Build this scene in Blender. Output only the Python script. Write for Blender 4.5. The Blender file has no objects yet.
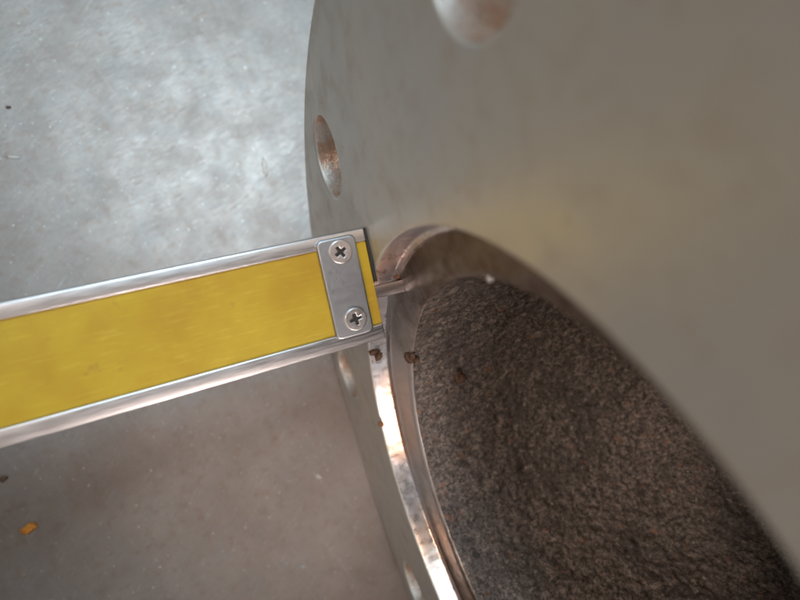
import bpy, bmesh, math, random
from mathutils import Vector, Matrix, noise

# ---------------------------------------------------------------- frame of the place (1 unit = 1 cm)
# camera-space measurements of the flange: face normal, two in-plane directions, bore centre
n_c = Vector((-0.90781752, -0.27502869, 0.31658581)).normalized()
u_c = Vector((0.18032828, -0.93756826, -0.29740118)).normalized()
v_c = n_c.cross(u_c).normalized()
C_c = Vector((1.14574423, -3.13035557, -5.80039396))
R_BORE, R_OUT, R_BOLT, R_HOLE = 4.05, 7.208, 6.093, 0.62
TAN = math.radians(-72)
t_c = -(math.cos(TAN) * u_c + math.sin(TAN) * v_c)          # table normal
T_c = C_c - R_OUT * t_c                                     # where the round flange touches the table
X = -n_c; Z = t_c; Y = Z.cross(X)
Rw = Matrix((X, Y, Z))                                      # camera space -> world
def W(p): return Rw @ (Vector(p) - T_c)
def Wd(d): return Rw @ Vector(d)
FOC = 500.21
CAM = W((0, 0, 0))

# ---------------------------------------------------------------- camera, light, exposure
sc = bpy.context.scene
C = sc.collection
cam_d = bpy.data.cameras.new('camera'); cam = bpy.data.objects.new('camera', cam_d); C.objects.link(cam)
cam.matrix_world = Matrix.Translation(CAM) @ Rw.to_4x4()
cam_d.sensor_width = 36; cam_d.lens = FOC / 800 * 36
cam_d.clip_start = 0.05; cam_d.clip_end = 500
cam_d.dof.use_dof = True; cam_d.dof.focus_distance = 7.6
cam_d.dof.aperture_fstop = 0.0225 / 0.14
sc.camera = cam

wd = bpy.data.worlds.new('World'); sc.world = wd; wd.use_nodes = True
bg = wd.node_tree.nodes['Background']; bg.inputs[0].default_value = (0.43, 0.37, 0.32, 1); bg.inputs[1].default_value = 0.40

def area(name, loc, target, size, power, col, sy=None):
    d = bpy.data.lights.new(name, 'AREA'); d.energy = power; d.color = col
    d.shape = 'RECTANGLE'; d.size = size; d.size_y = sy or size
    o = bpy.data.objects.new(name, d); C.objects.link(o); o.location = loc
    o.rotation_euler = (Vector(target) - Vector(loc)).to_track_quat('-Z', 'Y').to_euler()
    return o
def ray(px, py): return Wd(((px - 400) / FOC, -(py - 300) / FOC, -1)).normalized()
def on_table(px, py, h=0.0):
    d = ray(px, py); return CAM + d * ((h - CAM.z) / d.z)
def on_face(px, py, x=0.0):
    d = ray(px, py); return CAM + d * ((x - CAM.x) / d.x)
def on_bore(px, py, r):
    d = ray(px, py); cy, cz = CAM.y, CAM.z - R_OUT
    a = d.y**2 + d.z**2; b = 2 * (cy * d.y + cz * d.z); c = cy*cy + cz*cz - r*r
    return CAM + d * ((-b + math.sqrt(max(0, b*b - 4*a*c))) / (2*a))
# daylight from a window above left, mirrored in the scuffed table top
q = on_table(225, 165); d = ray(225, 165); refl = Vector((d.x, d.y, -d.z))
area('window_light', q + refl * 42, q, 22, 15500, (0.64, 0.86, 1.0), 17)
# warm fill added on the camera's side, narrowed to light the bore
rl = area('bore_fill', W((-7.5, -1, 18)), W((2.0, -2, -6)), 3, 150, (1.0, 0.80, 0.66)); rl.data.spread = math.radians(45)
# light added low on the right to put a highlight on the bore rim
l2 = area('rim_light', W((7.5, -18, 7)), W((-0.3, -1.5, -7.5)), 5, 185, (1.0, 0.86, 0.80)); l2.data.spread = math.radians(40)

sc.view_settings.view_transform = 'Standard'; sc.view_settings.look = 'None'
sc.view_settings.exposure = 0; sc.view_settings.gamma = 1
sc.render.engine = 'CYCLES'

# ---------------------------------------------------------------- materials
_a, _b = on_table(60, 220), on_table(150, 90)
_c = on_face(410, 410, 0.42); SHEEN_AT = (_c.x, _c.y, _c.z - R_OUT)
TA = -math.atan2(_b.y - _a.y, _b.x - _a.x)                  # direction of the long scuffs
class NT:
    def __init__(s, name):
        s.m = bpy.data.materials.new(name); s.m.use_nodes = True; s.t = s.m.node_tree
        s.b = s.t.nodes['Principled BSDF']
    def n(s, typ, **k):
        x = s.t.nodes.new(typ)
        for a, b in k.items():
            if a.startswith('i_'):
                key = a[2:].replace('_', ' '); x.inputs[key].default_value = b
            else: setattr(x, a, b)
        return x
    def l(s, a, b): s.t.links.new(a, b)
    def coord(s, scale=(1, 1, 1), rot=(0, 0, 0)):
        tc = s.n('ShaderNodeTexCoord'); mp = s.n('ShaderNodeMapping')
        mp.inputs['Scale'].default_value = scale; mp.inputs['Rotation'].default_value = rot
        mp2 = s.n('ShaderNodeMapping'); mp2.inputs['Rotation'].default_value = rot
        mp.inputs['Rotation'].default_value = (0, 0, 0)
        s.l(tc.outputs['Object'], mp2.inputs[0]); s.l(mp2.outputs[0], mp.inputs[0]); return mp.outputs[0]
    def noise(s, co, scale, detail=4, rough=0.6):
        x = s.n('ShaderNodeTexNoise'); x.inputs['Scale'].default_value = scale
        x.inputs['Detail'].default_value = detail; x.inputs['Roughness'].default_value = rough
        s.l(co, x.inputs['Vector']); return x.outputs['Fac']
    def ramp(s, f, stops):
        x = s.n('ShaderNodeValToRGB'); e = x.color_ramp.elements
        while len(e) < len(stops): e.new(0.5)
        for i, (p, c) in enumerate(stops):
            e[i].position = p; e[i].color = (c, c, c, 1) if isinstance(c, (int, float)) else (*c, 1)
        s.l(f, x.inputs[0]); return x.outputs[0]
    def mix(s, f, a, b, mode='MIX'):
        x = s.n('ShaderNodeMix', data_type='RGBA', blend_type=mode)
        for v, i in ((f, 0), (a, 6), (b, 7)):
            if hasattr(v, 'links'): s.l(v, x.inputs[i])
            elif i == 0: x.inputs[0].default_value = v
            else: x.inputs[i].default_value = (*v, 1)
        return x.outputs[2]
    def bump(s, f, strength, dist):
        x = s.n('ShaderNodeBump'); x.inputs['Strength'].default_value = strength; x.inputs['Distance'].default_value = dist
        s.l(f, x.inputs['Height'])
        if s.b.inputs['Normal'].links: s.l(s.b.inputs['Normal'].links[0].from_socket, x.inputs['Normal'])
        s.l(x.outputs[0], s.b.inputs['Normal'])
    def set(s, **k):
        for a, v in k.items():
            i = s.b.inputs[a.replace('_', ' ')]
            if hasattr(v, 'links'): s.l(v, i)
            else: i.default_value = (*v, 1) if isinstance(v, tuple) else v
        return s

def m_table():
    s = NT('scuffed_table')
    co = s.coord()
    st = s.coord((1.2, 14.0, 1), (0, 0, TA))
    st2 = s.coord((1.0, 26.0, 1), (0, 0, TA + 0.45))
    st3 = s.coord((0.2, 9.0, 1), (0, 0, TA - 1.1))
    big = s.noise(co, 0.5, 5, 0.6); fine = s.noise(co, 12, 5, 0.7)
    str1 = s.noise(st, 1.2, 6, 0.72); str2 = s.noise(st2, 2.2, 5, 0.7); str3 = s.noise(st3, 1.8, 4, 0.6)
    c = s.mix(s.ramp(big, [(0.3, 0), (0.7, 1)]), (0.28, 0.228, 0.20), (0.375, 0.325, 0.295))
    c = s.mix(s.ramp(fine, [(0.33, 0.55), (0.45, 0)]), c, (0.27, 0.22, 0.19))
    c = s.mix(s.ramp(s.noise(co, 4.5, 4, 0.6), [(0.52, 0), (0.72, 0.55)]), c, (0.27, 0.185, 0.145))
    c = s.mix(s.ramp(s.noise(co, 1.3, 5, 0.65), [(0.52, 0), (0.7, 0.5)]), c, (0.30, 0.28, 0.27))
    c = s.mix(s.ramp(str1, [(0.58, 0), (0.72, 0.4)]), c, (0.56, 0.56, 0.56))
    c = s.mix(s.ramp(str3, [(0.60, 0), (0.74, 0.22)]), c, (0.50, 0.48, 0.46))
    c = s.mix(s.ramp(s.noise(co, 9, 2, 0.5), [(0.70, 0), (0.74, 0.5)]), c, (0.45, 0.30, 0.22))
    c = s.mix(s.ramp(s.noise(co, 13, 2, 0.5), [(0.70, 0), (0.74, 0.8)]), c, (0.75, 0.73, 0.70))
    s.set(Base_Color=c, Metallic=0.8)
    rr = s.mix(s.ramp(str2, [(0.35, 0), (0.65, 1)]), (0.32, 0.32, 0.32), (0.55, 0.55, 0.55))
    rr = s.mix(s.ramp(s.noise(co, 1.1, 5, 0.7), [(0.4, 0), (0.65, 0.5)]), rr, (0.62, 0.62, 0.62))
    s.set(Roughness=rr)
    s.bump(str1, 0.14, 0.02); s.bump(str2, 0.34, 0.015); s.bump(fine, 0.14, 0.02)
    return s.m
def m_face():
    s = NT('machined_steel_face'); co = s.coord()
    big = s.noise(co, 0.5, 4, 0.55); mid = s.noise(co, 2.6, 5, 0.6); fine = s.noise(co, 22, 4, 0.6)
    c = s.mix(s.ramp(big, [(0.35, 0), (0.65, 1)]), (0.58, 0.58, 0.56), (0.62, 0.60, 0.54))
    c = s.mix(s.ramp(mid, [(0.5, 0), (0.72, 0.55)]), c, (0.49, 0.43, 0.36))
    c = s.mix(s.ramp(s.noise(co, 7, 4, 0.6), [(0.64, 0), (0.74, 0.5)]), c, (0.38, 0.30, 0.24))
    s.set(Base_Color=c, Metallic=0.55)
    s.set(Roughness=s.ramp(mid, [(0.3, 0.34), (0.7, 0.47)]))
    s.bump(fine, 0.12, 0.01); s.bump(mid, 0.1, 0.02)
    return s.m
def m_bore_ring():
    s = NT('machined_ring_steel'); co = s.coord()
    big = s.noise(co, 0.55, 3, 0.5); mid = s.noise(co, 7, 5, 0.7)
    c = s.mix(s.ramp(big, [(0.42, 0), (0.60, 1)]), (0.62, 0.64, 0.68), (0.82, 0.57, 0.44))
    c = s.mix(s.ramp(mid, [(0.60, 0), (0.76, 0.4)]), c, (0.50, 0.32, 0.23))
    s.set(Base_Color=c, Metallic=0.95, Roughness=s.ramp(mid, [(0.35, 0.24), (0.7, 0.40)]))
    s.bump(mid, 0.08, 0.02); s.bump(s.noise(s.coord((40, 2, 2)), 1.5, 3, 0.6), 0.25, 0.01)
    return s.m
def m_ledge():
    s = NT('ledge_steel'); co = s.coord()
    mid = s.noise(co, 4, 5, 0.7)
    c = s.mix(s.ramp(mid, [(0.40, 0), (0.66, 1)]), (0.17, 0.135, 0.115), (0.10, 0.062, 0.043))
    # painted sheen: paler patch standing in for light reflected off the ledge
    mp = s.n('ShaderNodeVectorMath', operation='DISTANCE'); s.l(co, mp.inputs[0]); mp.inputs[1].default_value = SHEEN_AT
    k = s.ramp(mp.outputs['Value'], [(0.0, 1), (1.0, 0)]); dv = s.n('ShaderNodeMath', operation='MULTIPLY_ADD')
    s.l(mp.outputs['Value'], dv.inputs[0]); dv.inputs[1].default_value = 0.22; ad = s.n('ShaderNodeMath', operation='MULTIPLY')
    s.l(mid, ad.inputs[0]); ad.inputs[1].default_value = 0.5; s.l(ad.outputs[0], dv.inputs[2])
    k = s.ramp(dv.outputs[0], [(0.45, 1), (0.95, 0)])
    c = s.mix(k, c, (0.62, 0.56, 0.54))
    s.set(Base_Color=c, Metallic=0.7, Roughness=0.36)
    s.bump(mid, 0.2, 0.03); s.bump(s.noise(co, 26, 3, 0.6), 0.25, 0.01)
    return s.m
def m_cast():
    s = NT('rough_cast_iron'); co = s.coord()
    a = s.noise(co, 16, 6, 0.8); b = s.noise(co, 1.0, 3, 0.5); g = s.noise(co, 22, 3, 0.7); h = s.noise(co, 12, 3, 0.5)
    c = s.mix(s.ramp(a, [(0.43, 0), (0.60, 1)]), (0.09, 0.074, 0.066), (0.34, 0.285, 0.255))
    c = s.mix(s.ramp(b, [(0.42, 0), (0.62, 0.5)]), c, (0.10, 0.088, 0.082))
    c = s.mix(s.ramp(h, [(0.60, 0), (0.70, 0.6)]), c, (0.56, 0.45, 0.38))
    c = s.mix(s.ramp(s.noise(co, 6, 2, 0.5), [(0.66, 0), (0.72, 0.8)]), c, (0.30, 0.15, 0.09))
    c = s.mix(s.ramp(s.noise(co, 6.5, 3, 0.6), [(0.34, 0.6), (0.46, 0)]), c, (0.04, 0.031, 0.027))
    s.set(Base_Color=c, Metallic=0.3, Roughness=s.ramp(g, [(0.35, 0.62), (0.65, 0.30)]))
    s.bump(a, 0.35, 0.04); s.bump(g, 0.6, 0.025)
    return s.m
def m_metal(name, col, rough, stretch=(1, 30, 30), metallic=1.0, bump=0.1, sc_=3):
    s = NT(name); co = s.coord(stretch)
    f = s.noise(co, sc_, 4, 0.6)
    c = s.mix(f, tuple(x * 0.90 for x in col), col)
    s.set(Base_Color=c, Metallic=metallic, Roughness=s.ramp(f, [(0.3, rough * 0.8), (0.7, rough * 1.25)]))
    s.bump(f, bump, 0.01)
    return s.m
def m_yellow():
    s = NT('yellow_scale_paint'); co = s.coord()
    a = s.noise(co, 0.9, 4, 0.6); g = s.noise(co, 16, 4, 0.7); st = s.noise(s.coord((1, 12, 1)), 2.5, 4, 0.6)
    c = s.mix(s.ramp(a, [(0.35, 0), (0.65, 1)]), (0.45, 0.30, 0.022), (0.38, 0.22, 0.016))
    c = s.mix(s.ramp(g, [(0.6, 0), (0.75, 0.5)]), c, (0.36, 0.22, 0.03))
    c = s.mix(s.ramp(s.noise(co, 3.2, 4, 0.6), [(0.66, 0), (0.76, 0.7)]), c, (0.22, 0.13, 0.03))
    c = s.mix(s.ramp(st, [(0.55, 0), (0.75, 0.3)]), c, (0.66, 0.52, 0.08))
    s.set(Base_Color=c, Roughness=0.42, Specular_IOR_Level=0.4); s.bump(g, 0.08, 0.01)
    return s.m
def m_plain(name, col, rough=0.7, metallic=0.0):
    s = NT(name); co = s.coord(); f = s.noise(co, 18, 4, 0.7)
    s.set(Base_Color=s.mix(f, tuple(x * 0.55 for x in col), tuple(min(1, x * 1.35) for x in col)), Roughness=rough, Metallic=metallic)
    s.bump(f, 0.3, 0.02); return s.m
def m_hole():
    s = NT('bolt_hole_steel'); co = s.coord()
    a = s.noise(co, 2.2, 3, 0.6); g = s.noise(s.coord((30, 6, 6)), 2.0, 4, 0.7)
    c = s.mix(s.ramp(a, [(0.42, 0), (0.58, 1)]), (0.88, 0.86, 0.83), (0.74, 0.54, 0.43))
    s.set(Base_Color=c, Metallic=0.85, Roughness=s.ramp(g, [(0.3, 0.2), (0.7, 0.4)])); s.bump(g, 0.6, 0.03)
    return s.m
M = dict(table=m_table(), face=m_face(), ring=m_bore_ring(), ledge=m_ledge(), cast=m_cast(), hole=m_hole(),
         rail=m_metal('caliper_steel', (0.66, 0.63, 0.63), 0.38, (1, 14, 14), 1.0, 0.05), clamp=m_metal('clamp_steel', (0.45, 0.46, 0.48), 0.40, (40, 4, 40), 1.0, 0.02),
         screw=m_metal('screw_steel', (0.72, 0.68, 0.66), 0.34, (6, 6, 6)), rod=m_metal('rod_steel', (0.66, 0.62, 0.61), 0.36, (1, 14, 14)),
         yellow=m_yellow(), dark=m_plain('dark_recess_shade', (0.02, 0.016, 0.014)), hub=m_plain('cast_hub', (0.10, 0.085, 0.075), 0.7, 0.2),
         dirt=m_plain('brown_grime', (0.11, 0.058, 0.032)), rust=m_plain('rust_chip', (0.30, 0.13, 0.07)),
         orange=m_plain('orange_chip', (0.75, 0.28, 0.03), 0.5), pale=m_plain('pale_swarf', (0.72, 0.66, 0.6), 0.4, 0.3),
         bead=m_plain('bright_bead', (0.85, 0.8, 0.78), 0.25, 0.6))

# ---------------------------------------------------------------- helpers
def finish(name, me, mat, parent=None, smooth=35):
    me.name = name
    if mat and not me.materials: me.materials.append(mat)
    for p in me.polygons: p.use_smooth = True
    me.set_sharp_from_angle(angle=math.radians(smooth))
    o = bpy.data.objects.new(name, me); C.objects.link(o)
    if parent: o.parent = parent
    return o
def from_bm(name, bm, mat, parent=None, smooth=35):
    me = bpy.data.meshes.new(name); bm.to_mesh(me); bm.free(); return finish(name, me, mat, parent, smooth)
def tag(o, label, cat, group=None):
    o['label'] = label; o['category'] = cat
    if group: o['group'] = group
def empty(name, loc=(0, 0, 0)):
    o = bpy.data.objects.new(name, None); C.objects.link(o); o.location = loc; return o
def plate(name, loops, z0, z1, bevel, mat, parent, res=3):
    """flat plate with holes in the local XY plane from z0 to z1, edges rounded by bevel"""
    cu = bpy.data.curves.new(name, 'CURVE'); cu.dimensions = '2D'; cu.fill_mode = 'BOTH'
    for lp in loops:
        sp = cu.splines.new('POLY'); sp.points.add(len(lp) - 1); sp.use_cyclic_u = True
        for i, (x, y) in enumerate(lp): sp.points[i].co = (x, y, 0, 1)
    cu.extrude = (z1 - z0) / 2 - bevel; cu.bevel_depth = bevel; cu.bevel_resolution = res; cu.offset = -bevel
    tmp = bpy.data.objects.new('tmp', cu); C.objects.link(tmp)
    me = bpy.data.meshes.new_from_object(tmp.evaluated_get(bpy.context.evaluated_depsgraph_get()))
    bpy.data.objects.remove(tmp); bpy.data.curves.remove(cu)
    me.transform(Matrix.Translation((0, 0, (z0 + z1) / 2)))
    return finish(name, me, mat, parent, 40)
def circle(r, k, cx=0, cy=0): return [(cx + r * math.cos(2*math.pi*i/k), cy + r * math.sin(2*math.pi*i/k)) for i in range(k)]
def rrect(x0, x1, y0, y1, r, k=6):
    o = []
    for cx, cy, a in ((x1-r, y1-r, 0), (x0+r, y1-r, 90), (x0+r, y0+r, 180), (x1-r, y0+r, 270)):
        for i in range(k + 1):
            t = math.radians(a + 90 * i / k); o.append((cx + r*math.cos(t), cy + r*math.sin(t)))
    return o
def box_bm(x0, x1, y0, y1, z0, z1, bev=0.0, seg=3):
    bm = bmesh.new(); bmesh.ops.create_cube(bm, size=1)
    for v in bm.verts: v.co = Vector(((x0+x1)/2 + v.co.x*(x1-x0), (y0+y1)/2 + v.co.y*(y1-y0), (z0+z1)/2 + v.co.z*(z1-z0)))
    if bev: bmesh.ops.bevel(bm, geom=bm.edges[:], offset=bev, segments=seg, profile=0.5, affect='EDGES')
    return bm
def lathe(name, prof, k, mat, parent, jitter=None, smooth=35, flip=False):
    """profile (x, r) turned round the local X axis"""
    vs, fs = [], []
    for x, r in prof:
        for i in range(k):
            a = 2*math.pi*i/k; rr, xx = r, x
            if jitter: rr, xx = jitter(x, r, a)
            vs.append((xx, rr*math.cos(a), rr*math.sin(a)))
    for j in range(len(prof) - 1):
        for i in range(k):
            a, b = j*k + i, j*k + (i+1) % k
            f = (a, b, b + k, a + k); fs.append(f if not flip else f[::-1])
    me = bpy.data.meshes.new(name); me.from_pydata(vs, [], fs); me.update()
    return finish(name, me, mat, parent, smooth)

# ---------------------------------------------------------------- the setting
bm = bmesh.new(); bmesh.ops.create_grid(bm, x_segments=2, y_segments=2, size=60)
tb = from_bm('table_top', bm, M['table']); tb['kind'] = 'structure'; tb['label'] = 'scuffed grey metal table top under the flange'

# ---------------------------------------------------------------- the flange (axis along world X, face at x = 0)
fl = empty('bored_flange', (0, 0, R_OUT))
tag(fl, 'round grey steel flange with bolt holes and a rough dark bore', 'flange')
def face_angle(px, py):
    p = on_face(px, py); return math.atan2(p.z - R_OUT, p.y)
a1, a2, a3 = face_angle(322, 147), face_angle(349, 378), face_angle(474, 12)
print('hole angles', [round(math.degrees(a), 1) for a in (a1, a2, a3)])
stp = (a2 - a3) / 2
holes = [a3 + stp * i if i not in (0, 1, 2) else (a3, a1, a2)[i] for i in range(3)]
sgn = 1 if stp > 0 else -1
rest = (2*math.pi - abs(a2 - a3)) / 6
holes += [a2 + sgn * rest * i for i in range(1, 6)]
holes[3] = face_angle(413, 592)
# plate is drawn in local XY then stood up: local (x, y, z) -> world (z, x, y)
UP = Matrix(((0, 0, 1, 0), (1, 0, 0, 0), (0, 1, 0, 0), (0, 0, 0, 1)))
TH = 1.5
loops = [circle(R_OUT, 256), circle(R_BORE, 256)] + [circle(R_HOLE, 64, R_BOLT*math.cos(a), R_BOLT*math.sin(a)) for a in holes]
pl = plate('flange_plate', loops, 0, TH, 0.035, M['face'], fl); pl.data.transform(UP)
for a in holes:
    h = lathe('bolt_hole', [(0.045, R_HOLE - 0.003), (0.07, R_HOLE - 0.02), (TH - 0.07, R_HOLE - 0.02), (TH - 0.04, R_HOLE - 0.003)], 48, M['hole'], fl, flip=True)
    h.location = (0, R_BOLT*math.cos(a), R_BOLT*math.sin(a)); h['label'] = 'bolt hole with bright worn wall'
def jr(x, r, a):
    w = noise.noise(Vector((math.cos(a)*40, math.sin(a)*40, x*9)))
    return r + 0.006*w, x
ring_p = [(0.036, 4.046), (0.06, 4.038), (0.14, 4.028), (0.22, 4.018), (0.30, 4.008), (0.325, 4.003), (0.335, 3.99), (0.352, 3.955), (0.362, 3.935)]
lathe('counterbore_wall', ring_p, 512, M['ring'], fl, jr, 60, True)
_o = Wd(0.0202 * u_c + 0.193 * v_c); EY, EZ = _o.y, _o.z       # the cast bore sits slightly off centre
def ecc(bm_o):
    bm_o.location = (0, EY, EZ)
def jl(x, r, a):
    w = noise.noise(Vector((r*6*math.cos(a), r*6*math.sin(a), 3)))
    return r, x + 0.012*w
led = [(0.362, 3.936), (0.385, 3.925), (0.392, 3.88)] + [(0.392 + 0.035*i/10, 3.88 - 0.40*i/10) for i in range(1, 11)] + [(0.44, 3.455), (0.48, 3.44)]
def jl2(x, r, a):
    rr, xx = jl(x, r, a); k = min(1, max(0, (3.936 - r) / 0.48))   # outer edge concentric, inner edge follows the cast bore
    y, z = rr*math.cos(a) + EY*k, rr*math.sin(a) + EZ*k
    return y, z, xx
vs = []; K = 512
for x, r in led:
    for i in range(K):
        y, z, xx = jl2(x, r, 2*math.pi*i/K); vs.append((xx, y, z))
fs = [(j*K+i, j*K+K+i, j*K+K+(i+1) % K, j*K+(i+1) % K) for j in range(len(led)-1) for i in range(K)]
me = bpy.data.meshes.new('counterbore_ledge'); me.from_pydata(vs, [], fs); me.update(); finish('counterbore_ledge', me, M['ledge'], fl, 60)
def jc(x, r, a):
    p = Vector((x, r*math.cos(a), r*math.sin(a)))
    k = min(1, max(0, (x - 0.47) / 0.10))
    g = noise.fractal(p*9, 0.6, 2.1, 4) * 0.026 + noise.fractal(p*1.3 + Vector((9, 2, 4)), 0.8, 2, 3) * 0.04
    pit = noise.noise(p*4.2 + Vector((3, 7, 1)))
    if pit > 0.35: g += (pit - 0.35) * 0.12
    return r + g*k, x
pr = []
for i in range(230):                                        # the rough pocket rounds off to a bowl
    t = (i / 229) ** 0.9 * math.pi/2 * 0.985
    pr.append((0.48 + 5.0 * math.sin(t) ** 0.80, 3.44 * max(0.0, math.cos(t)) ** 0.62))
ecc(lathe('cast_pocket', pr, 640, M['cast'], fl, jc, 180, True))
lathe('flange_hub', [(TH - 0.02, 3.9), (TH - 0.02, 5.1), (7.2, 4.9), (7.2, 3.0)], 128, M['hub'], fl)

# ---------------------------------------------------------------- the caliper standing end-on against the face
pa, pb = on_face(366, 227), on_face(392, 336)
wv = (pb - pa).normalized()
print('caliper end width', (pb - pa).length)
axc = Wd((1418, 374, -500)).normalized()                    # the beam leans about two degrees off square
yv = -(wv - axc * wv.dot(axc)).normalized()
ca = empty('caliper'); mw = Matrix((axc, yv, axc.cross(yv))).transposed().to_4x4()
ca.matrix_world = Matrix.Translation((pa + pb) / 2 + Vector((-0.015, 0, 0))) @ mw
tag(ca, 'steel caliper beam with a yellow back, its end held against the flange face', 'caliper')
L = 17.0; HW = (pb - pa).length / 2; RW = 0.185; TK = 0.34
def rail_bm(y0, y1): return box_bm(-L, -0.05, y0, y1, -TK, 0, 0.022, 3)
from_bm('rail', rail_bm(HW - RW, HW), M['rail'], ca)
from_bm('rail', rail_bm(-HW, -HW + RW + 0.03), M['rail'], ca)
from_bm('scale_plate', box_bm(-L, -0.052, -HW + RW + 0.028, HW - RW + 0.002, -TK + 0.2, -0.035, 0.006, 1), M['yellow'], ca)
from_bm('back_plate', box_bm(-L, -0.02, -HW + RW, HW - RW, -TK + 0.02, -TK + 0.06, 0.0), M['rail'], ca)
from_bm('end_shade', box_bm(-0.048, 0.004, 0.02, HW - 0.01, -TK + 0.01, -0.02, 0.006, 1), M['dark'], ca)  # dark strip added as the shade between the beam end and the face
from_bm('depth_rod', box_bm(-3.2, 0.42, -0.24, -0.06, -0.262, -0.145, 0.012, 2), M['rod'], ca)
cl = plate('end_clamp', [rrect(-0.75, -0.205, -0.64, 0.74, 0.085)], -0.03, 0.05, 0.028, M['clamp'], ca, 4)
def screw(x, y, rot):
    arm, wd_ = 0.082, 0.021
    cross = [(wd_, wd_), (wd_, arm), (-wd_, arm), (-wd_, wd_), (-arm, wd_), (-arm, -wd_), (-wd_, -wd_), (-wd_, -arm), (wd_, -arm), (wd_, -wd_), (arm, -wd_), (arm, wd_)]
    s = plate('screw', [circle(0.158, 48), cross], 0, 0.05, 0.012, M['screw'], cl)
    s.location = (x, y, 0.035); s.rotation_euler = (0, 0, rot)
    bm = bmesh.new(); bmesh.ops.create_circle(bm, cap_ends=True, radius=0.13, segments=24)
    from_bm('cross_recess', bm, M['dark'], s).location = (0, 0, 0.0245)
screw(-0.45, 0.54, 0.5); screw(-0.44, -0.40, 0.15)

# ---------------------------------------------------------------- crumbs and chips
def crumb(name, label, cat, loc, size, mat, seed, flat=1.0, long=1.0, rot=0.0, group='bits of grime and swarf'):
    rnd = random.Random(seed); bm = bmesh.new(); k = 9 if flat > 0.5 and size > 0.05 else 1
    for i in range(k):
        sub = bmesh.ops.create_icosphere(bm, subdivisions=3, radius=1)['verts']
        off = Vector((rnd.random()*20, rnd.random()*20, 3)); q = 1 if i == 0 else rnd.uniform(0.25, 0.6)
        if k > 1 and i == 0: q = 0.6
        c = Vector((rnd.gauss(0, 0.3), rnd.gauss(0, 0.6), rnd.gauss(0, 0.6))) if i else Vector()
        for v in sub:
            v.co = v.co * q * (1 + 0.6 * noise.fractal(v.co*1.8 + off, 0.7, 2.2, 4)) + c
            v.co.x *= size * long; v.co.y *= size; v.co.z *= size * flat
    o = from_bm(name, bm, mat, None, 180); o.location = loc; o.rotation_euler = (0, 0, rot); tag(o, label, cat, group); return o
bpy.context.view_layer.update(); DG = bpy.context.evaluated_depsgraph_get()
def seen(px, py, lift=0.0):
    hit, p, nn, *_ = sc.ray_cast(DG, CAM, ray(px, py)); return p - ray(px, py) * lift
ang = lambda p1, p2: math.atan2(on_table(*p2).y - on_table(*p1).y, on_table(*p2).x - on_table(*p1).x)
crumb('grime_clump', 'brown grime clump on the ledge right of the caliper end', 'dirt', seen(411, 357), 0.13, M['dirt'], 1)
crumb('grime_clump', 'dark brown grime clump on the rough wall inside the bore', 'dirt', seen(458, 374), 0.12, M['dirt'], 2, 0.7)
crumb('grime_clump', 'reddish grime clump under the lower caliper corner at the bore rim', 'dirt', seen(375, 352), 0.11, M['dirt'], 3)
crumb('grime_clump', 'tiny rusty clump beside the tip of the depth rod', 'dirt', seen(397, 277), 0.035, M['rust'], 4)
crumb('metal_bead', 'tiny bright bead at the upper edge of the rough bore', 'bead', seen(490, 278), 0.04, M['bead'], 5)
crumb('rust_flake', 'rust flake on the left edge of the shiny bore rim', 'flake', on_face(381, 424, -0.01), 0.05, M['rust'], 6)
crumb('orange_chip', 'small orange chip lying on the table at lower left', 'chip', on_table(29, 528, 0.02), 0.085, M['orange'], 7, 0.35, 1.8, ang((22, 531), (36, 524)))
crumb('pale_swarf', 'long pale sliver on the table left of the upper bolt hole', 'swarf', on_table(265, 168, 0.015), 0.045, M['pale'], 8, 0.3, 4.5, ang((263, 158), (267, 178)))
crumb('pale_swarf', 'pinkish sliver on the table near the left edge', 'swarf', on_table(12, 157, 0.015), 0.022, M['pale'], 9, 0.3, 6.0, ang((2, 157), (22, 158)))
crumb('dark_speck', 'dark speck on the table at upper left', 'speck', on_table(8, 107, 0.015), 0.03, M['dirt'], 10, 0.4, 1.4)
crumb('pale_swarf', 'pale sliver on the table below the caliper near the flange', 'swarf', on_table(318, 476, 0.015), 0.045, M['pale'], 11, 0.3, 2.2, ang((314, 473), (322, 479)))
crumb('dark_speck', 'dark speck by the left edge of the picture below the caliper', 'speck', on_table(2, 479, 0.015), 0.05, M['dirt'], 12, 0.4, 1.6)
crumb('bright_fleck', 'tiny white fleck on the table near the flange at the bottom', 'fleck', on_table(303, 567, 0.015), 0.035, M['bead'], 13, 0.4, 1.2)
